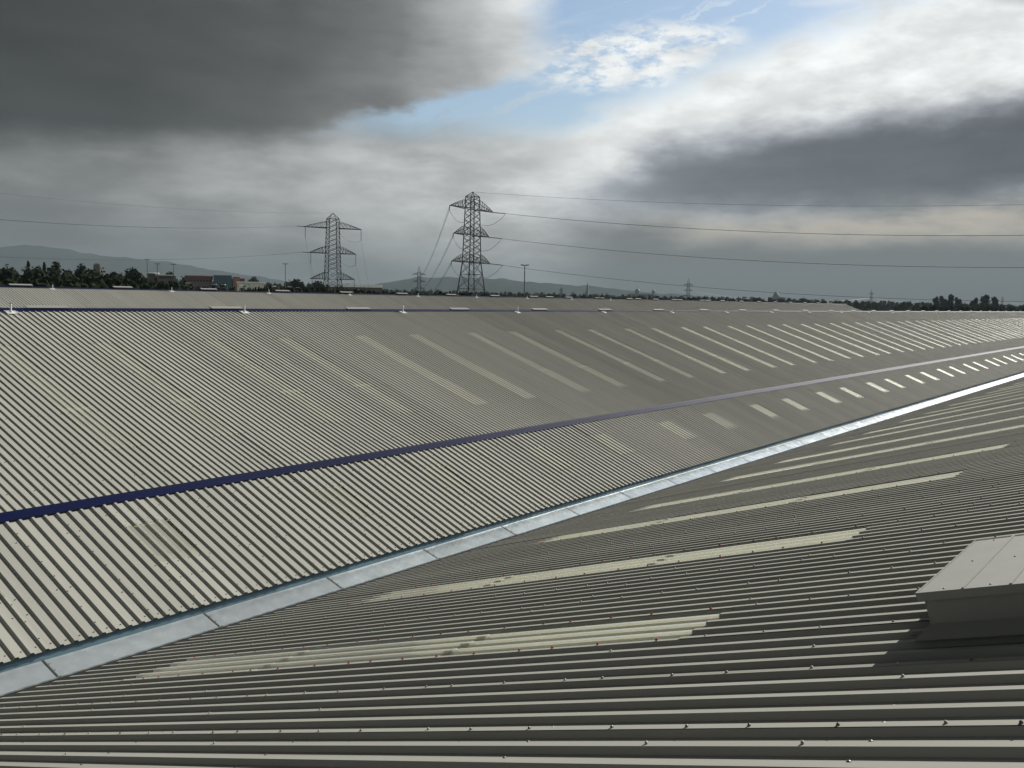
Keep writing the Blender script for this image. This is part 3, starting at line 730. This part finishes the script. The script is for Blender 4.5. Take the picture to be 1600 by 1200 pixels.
# ------------------------------------------------------------------ lamp posts and masts
M_POST = mat('grey_lamp_column', (.05, .05, .05), .7)
def lamps():
    root = empty('lamp_post')
    HP = 13.3
    b = MB(); b.bar((0, 0, 0), (0, 0, HP - .6), .08, 6, .05); b.tube([(0, 0, HP - .6), (.15, 0, HP - .2), (.6, 0, HP)], .03, 5); obj('column', b.mesh('column', M_POST), root)
    b = MB(); b.box(.5, 1.25, -.15, .15, HP - .03, HP + .06); obj('lamp_head', b.mesh('lamp_head', M_WHITE), root)
    L = [(55.25, .50, 'lone lamp post with a pale head in front of the red shed'), (53.86, .46, 'lamp post in front of the slate blue shed, leftmost of its row'), (53.41, .45, 'second lamp post of the row in front of the slate blue shed'), (52.95, .44, 'lamp post with bright head in front of the orange shed'), (52.56, .44, 'lamp post with left-turned head below the low white roof'),
         (51.14, .43, 'lamp post at the right end of the low white-roofed shed'), (50.63, .42, 'second lamp post right of the low white-roofed shed'), (50.16, .41, 'lamp post just below the tall floodlight mast'), (49.69, .42, 'first lamp post right of the tall floodlight mast'), (49.26, .38, 'second lamp post right of the tall floodlight mast'),
         (45.9, .32, 'lamp post in front of the shed behind the terminal pylon'), (44.36, .24, 'lamp post just right of the shed behind the terminal pylon'), (42.7, .25, 'lamp post below the small distant pylon'), (40.5, .24, 'lamp post at the left foot of the tension pylon')]
    rnd = random.Random(9)
    for i, (a, e, lb) in enumerate(L):
        d = (13.3 - EYE) / math.tan(R(e)); o = root if i == 0 else copy_tree(root)
        o.location = at(a, d); o.rotation_euler = (0, 0, R(a + 90 + rnd.uniform(-50, 50) + (180 if i % 4 == 3 else 0)))
        tag(o, lb, 'lamp post', 'car park lamp posts beyond the roofs')
    for a, d, e, lb in ((50.2, 400, 1.74, 'tall thin floodlight mast left of the terminal pylon'), (36.18, 450, 1.99, 'tall floodlight mast with crossbar right of the tension pylon'), (57.71, 430, 1.77, 'thin mast above the left end of the white-roofed office'), (57.18, 430, 1.54, 'thin mast above the middle of the white-roofed office'), (56.33, 430, 1.53, 'thin mast above the right end of the white-roofed office')):
        h = hgt(d, e); r = tag(empty('floodlight_mast', at(a, d), R(a + 90)), lb, 'mast', 'tall masts on the skyline')
        k = 1 if a == 36.18 else .55
        b = MB(); b.bar((0, 0, 0), (0, 0, h), .32 * k, 8, .20 * k); obj('column', b.mesh('column', M_POST), r)
        b = MB(); b.box(-1.7 * k, 1.7 * k, -.12, .12, h - .35 * k, h - .1 * k)
        for x in (-1.6 * k, -.8 * k, .8 * k, 1.6 * k): b.box(x - .25 * k, x + .25 * k, -.4, .3, h - .1 * k, h + .3 * k)
        obj('lamp_bracket', b.mesh('lamp_bracket', M_POST), r)
lamps()

# ------------------------------------------------------------------ pylons
def pylon(name, loc, arm_dir, Htop, arms, base_w, waist_w, label, strings, group):
    """arms: (height, half length, rise); local x runs along the crossarms"""
    rz = math.atan2(arm_dir[1], arm_dir[0]); TB = 4.4
    root = tag(empty(name, loc, rz), label, 'pylon', group)
    h1, h3 = arms[0][0], arms[2][0]
    def hw(z):                                   # half width of the body
        if z < h3: return (base_w + (waist_w * 1.35 - base_w) * (z / h3) ** .8) / 2
        if z < h1 + TB: return (waist_w * 1.35 + (waist_w - waist_w * 1.35) * (z - h3) / (h1 + TB - h3)) / 2
        return max(.12, waist_w / 2 * (1 - (z - h1 - TB) / max(.1, Htop - h1 - TB)))
    lv = [0]; z = 0
    while z < h3 - 1: z += max(2.6, hw(z) * 1.5); lv.append(min(z, h3))
    if lv[-1] < h3: lv.append(h3)
    while z < h1 + TB - 1.0: z += 2.2; lv.append(min(z, h1 + TB))
    lv = sorted(set(round(q, 2) for q in lv)); lv = [q for i, q in enumerate(lv) if i == 0 or q - lv[i - 1] > .8]
    b = MB(); cs = ((1, 1), (-1, 1), (-1, -1), (1, -1))
    P = lambda c, z: (c[0] * hw(z), c[1] * hw(z), z)
    for z0, z1 in zip(lv, lv[1:]):
        for c in cs: b.bar(P(c, z0), P(c, z1), .21 if z0 < h3 else .18, 4)
        for i in range(4):
            c, d = cs[i], cs[(i + 1) % 4]
            b.bar(P(c, z0), P(d, z1), .10, 3); b.bar(P(d, z0), P(c, z1), .10, 3)
            if z0 < h3: b.bar(P(c, z1), P(d, z1), .10, 3)
    obj('lattice_body', b.mesh('lattice_body', M_LATT), root)
    b = MB(); zt = lv[-1]
    for c in cs: b.bar(P(c, zt), (0, 0, Htop), .12, 4)
    for i in range(4):
        c, d = cs[i], cs[(i + 1) % 4]; b.bar(P(c, zt), P(d, zt), .10, 3); b.bar(P(c, zt), (d[0] * hw(zt) * .5, d[1] * hw(zt) * .5, (zt + Htop) / 2), .06, 3)
    obj('peak', b.mesh('peak', M_LATT), root)
    for (hz, half, rise) in arms:
        for sx in (-1, 1):
            b = MB(); w = hw(hz); n = 6
            top = [(sx * (w + (half - w) * t), (1 - t) * w, hz + rise * (1 - t ** 1.25)) for t in [i / n for i in range(n + 1)]]
            bot = [(sx * (w + (half - w) * t), (1 - t) * w, hz) for t in [i / n for i in range(n + 1)]]
            for s2 in (1, -1):
                tp = [(x, y * s2, z) for x, y, z in top]; bt = [(x, y * s2, z) for x, y, z in bot]
                for i in range(n):
                    b.bar(tp[i], tp[i + 1], .12, 3); b.bar(bt[i], bt[i + 1], .20, 4)
                    if i: b.bar(tp[i], bt[i], .08, 3)
                    if i < n - 1: b.bar(tp[i], bt[i + 1], .08, 3)
            for i in range(n): b.bar(bot[i], (bot[i + 1][0], -bot[i + 1][1], hz), .06, 3)
            obj('crossarm', b.mesh('crossarm', M_LATT), root)
    inv = Matrix.Rotation(-rz, 4, 'Z') @ Matrix.Translation(-Vector(loc))
    for p0, p1 in strings:
        p0, p1 = inv @ Vector(p0), inv @ Vector(p1)
        b = MB(); n = 12; d = (p1 - p0)
        for i in range(n):
            a = p0 + d * (i / n); c = p0 + d * ((i + .55) / n); b.bar(a, c, .16, 6, .20)
        b.bar(p0, p1, .06, 4); obj('insulator', b.mesh('insulator', M_INS), root)
    return root
def cable(p, q, sag, label, r=.055, gap=.45, cat='cable', group='overhead conductors', n=28):
    p, q = Vector(p), Vector(q); side = (q - p).cross(Vector((0, 0, 1)))
    side = side.normalized() * (gap / 2) if side.length > 1 else Vector((gap / 2, 0, 0))
    b = MB()
    for s in ((-1, 1) if gap else (0,)):
        pts = []
        for i in range(n + 1):
            t = i / n; c = p.lerp(q, t) + side * s; c.z -= 4 * sag * t * (1 - t); pts.append(tuple(c - p))
        b.tube(pts, r, 4)
    return tag(obj('power_cable', b.mesh('power_cable', M_WIRE), None, p), label, cat, group)
# tension pylon
d1 = Vector((.99, .12, 0)).normalized(); c1 = Vector(at(39.35, 350)); A1 = [(EYE + 31.9, 14.6, 3.2), (EYE + 22.5, 12.0, 3.2), (EYE + 12.7, 13.0, 3.0)]
c2 = Vector(at(47.5, 459)); d2 = Vector((.905, -.424, 0)).normalized(); A2 = [(EYE + 31.0, 14.0, 3.0), (EYE + 19.3, 11.4, 3.2), (EYE + 7.3, 10.8, 3.2)]
sp = Vector(at(42.46, 1196)); spd = Vector((.75, -.66, 0))
nx1 = Vector((362, -98, 0)); nx2 = Vector((29, 329, 0))
names = ('upper', 'middle', 'lower')
st1 = []; cab = []
for i, (h, L, r) in enumerate(A1):
    tr = c1 + d1 * L + Vector((0, 0, h)); to = nx1 + Vector((1, 0, 0)) * L + Vector((0, 0, h)); e = tr + (to - tr).normalized() * 5 - Vector((0, 0, .5)); st1.append((tr, e))
    cab.append((e, to, (9.2, 9.8, 10.4)[i], '%s twin cable running right from the tension pylon' % names[i], .05, .5))
    tl = c1 - d1 * L + Vector((0, 0, h)); to = sp - spd * (9 - i) + Vector((0, 0, EYE + 26 - 8 * i)); e = tl + (to - tl).normalized() * 6 - Vector((0, 0, .9)); st1.append((tl, e))
    cab.append((e, to, 14, '%s cable running from the tension pylon down to the small distant pylon' % names[i], .06, .4))
py1 = pylon('electricity_pylon', c1, d1, EYE + 38.0, A1, 11.5, 3.6, 'tall dark lattice tension pylon near the middle with three crossarms', st1, 'large pylons')
cab.append((c1 + Vector((0, 0, EYE + 38)), nx1 + Vector((0, 0, EYE + 38)), 7.5, 'single earth wire running right from the tip of the tension pylon', .035, 0))
for i, (h, L, r) in enumerate(A1):             # jumper loops under the arms
    pts0 = st1[2 * i][1]; pts1 = st1[2 * i + 1][1]
    inv = Matrix.Rotation(-py1.rotation_euler.z, 4, 'Z') @ Matrix.Translation(-c1)
    for q, sx in ((pts0, 1), (pts1, -1)):
        a = inv @ q; bb = Vector((sx * (L * .45), 2.0 * sx, h - 4.5)); pt = []
        for k in range(11):
            t = k / 10; c = a.lerp(bb, t); c.z -= 4 * 2.4 * t * (1 - t); pt.append(tuple(c))
        b = MB(); b.tube(pt, .06, 4); obj('jumper_loop', b.mesh('jumper_loop', M_WIRE), py1)
# terminal pylon
st2 = []
for i, (h, L, r) in enumerate(A2):
    tl = c2 - d2 * L + Vector((0, 0, h))
    if i < 2:
        to = nx2 + Vector((-1, .3, 0)) * L + Vector((0, 0, h)); e = tl + (to - tl).normalized() * 4; st2.append((tl, e))
        cab.append((e, to, (7.6, 8.6)[i], '%s twin cable running left from the terminal pylon' % names[i], .05, .5))
    q = c2 - d2 * (L - .9) + Vector((0, 0, h)); e = q - Vector((0, 0, 5)); st2.append((q, e))
    g = c2 - d2 * (L - 1.5) + Vector((2, -6, 0)); cab.append((e, g, 0, '%s down-lead hanging from the left arm of the terminal pylon' % names[i], .04, 0))
    tr = c2 + d2 * (L - .2) + Vector((0, 0, h)); e = tr - Vector((0, 0, 5)); st2.append((tr, e))
    g = c2 + d2 * (L + .8) + Vector((2, -6, 0)); cab.append((e, g, 0, '%s down-lead hanging from the right arm of the terminal pylon' % names[i], .04, 0))
py2 = pylon('electricity_pylon', c2, d2, EYE + 38.0, A2, 12.0, 4.6, 'dark lattice terminal pylon left of centre with down-leads to the ground', st2, 'large pylons')
inv = Matrix.Rotation(-py2.rotation_euler.z, 4, 'Z')
for i, (h, L, r) in enumerate(A2[:2]):
    a = Vector((L - .2, 0, h - 5)); bb = Vector((2.4, 0, h - 1)); pt = []
    for k in range(13):
        t = k / 12; c = a.lerp(bb, t); c.z -= 4 * 2.6 * t * (1 - t); pt.append(tuple(c))
    b = MB(); b.tube(pt, .06, 4); obj('jumper_loop', b.mesh('jumper_loop', M_WIRE), py2)
cab.append((c2 + Vector((0, 0, EYE + 38)), nx2 + Vector((0, 0, EYE + 38)), 6.3, 'single earth wire running left from the tip of the terminal pylon', .03, 0))
for p, q, s, lb, r, g in cab: cable(p, q, s, lb, r, g)
# small distant pylons
A3 = [(EYE + 27, 9, 2.5), (EYE + 18, 8, 2.5), (EYE + 9, 9, 2.5)]
sm = pylon('electricity_pylon', sp, spd, EYE + 38.0, A3, 9, 3.2, 'small distant pylon between the two large ones', [], 'distant pylons')
for a, e, tw, lb in ((26.51, 1.36, 20, 'small distant pylon right of the church spire'), (16.37, .89, 50, 'tiny distant pylon left of the right-hand tree clumps'), (9.81, .64, 60, 'tiny distant pylon at the right edge beyond the tree clumps')):
    o = copy_tree(sm); o.location = at(a, 38.0 / math.tan(R(e))); o.rotation_euler = (0, 0, R(a - 90 + tw)); tag(o, lb, 'pylon', 'distant pylons')
DP = [at(26.51, 1600), at(16.37, 2446), at(9.81, 3400), at(4, 4300)]
for i in range(3):
    p, q = Vector(DP[i]) + Vector((0, 0, EYE + 18)), Vector(DP[i + 1]) + Vector((0, 0, EYE + 18))
    cable(p, q, 14, ['faint far cable between the pylon by the spire and the next to its right', 'faint far cable between the two tiny pylons at the right', 'faint far cable leaving the rightmost tiny pylon'][i], .09, .8)

# ------------------------------------------------------------------ haze
def haze():
    b = MB(); b.box(-14000, 14000, -14000, 14000, -3, 470)
    mt = bpy.data.materials.new('haze_air'); mt.use_nodes = True; nt = mt.node_tree; nt.nodes.clear()
    o = nt.nodes.new('ShaderNodeOutputMaterial'); v = nt.nodes.new('ShaderNodeVolumePrincipled')
    v.inputs['Color'].default_value = (.20, .245, .27, 1); v.inputs['Density'].default_value = 1.1e-4; v.inputs['Anisotropy'].default_value = 0.0
    nt.links.new(v.outputs[0], o.inputs['Volume'])
    tag(obj('haze', b.mesh('haze', mt)), kind='stuff')
haze()
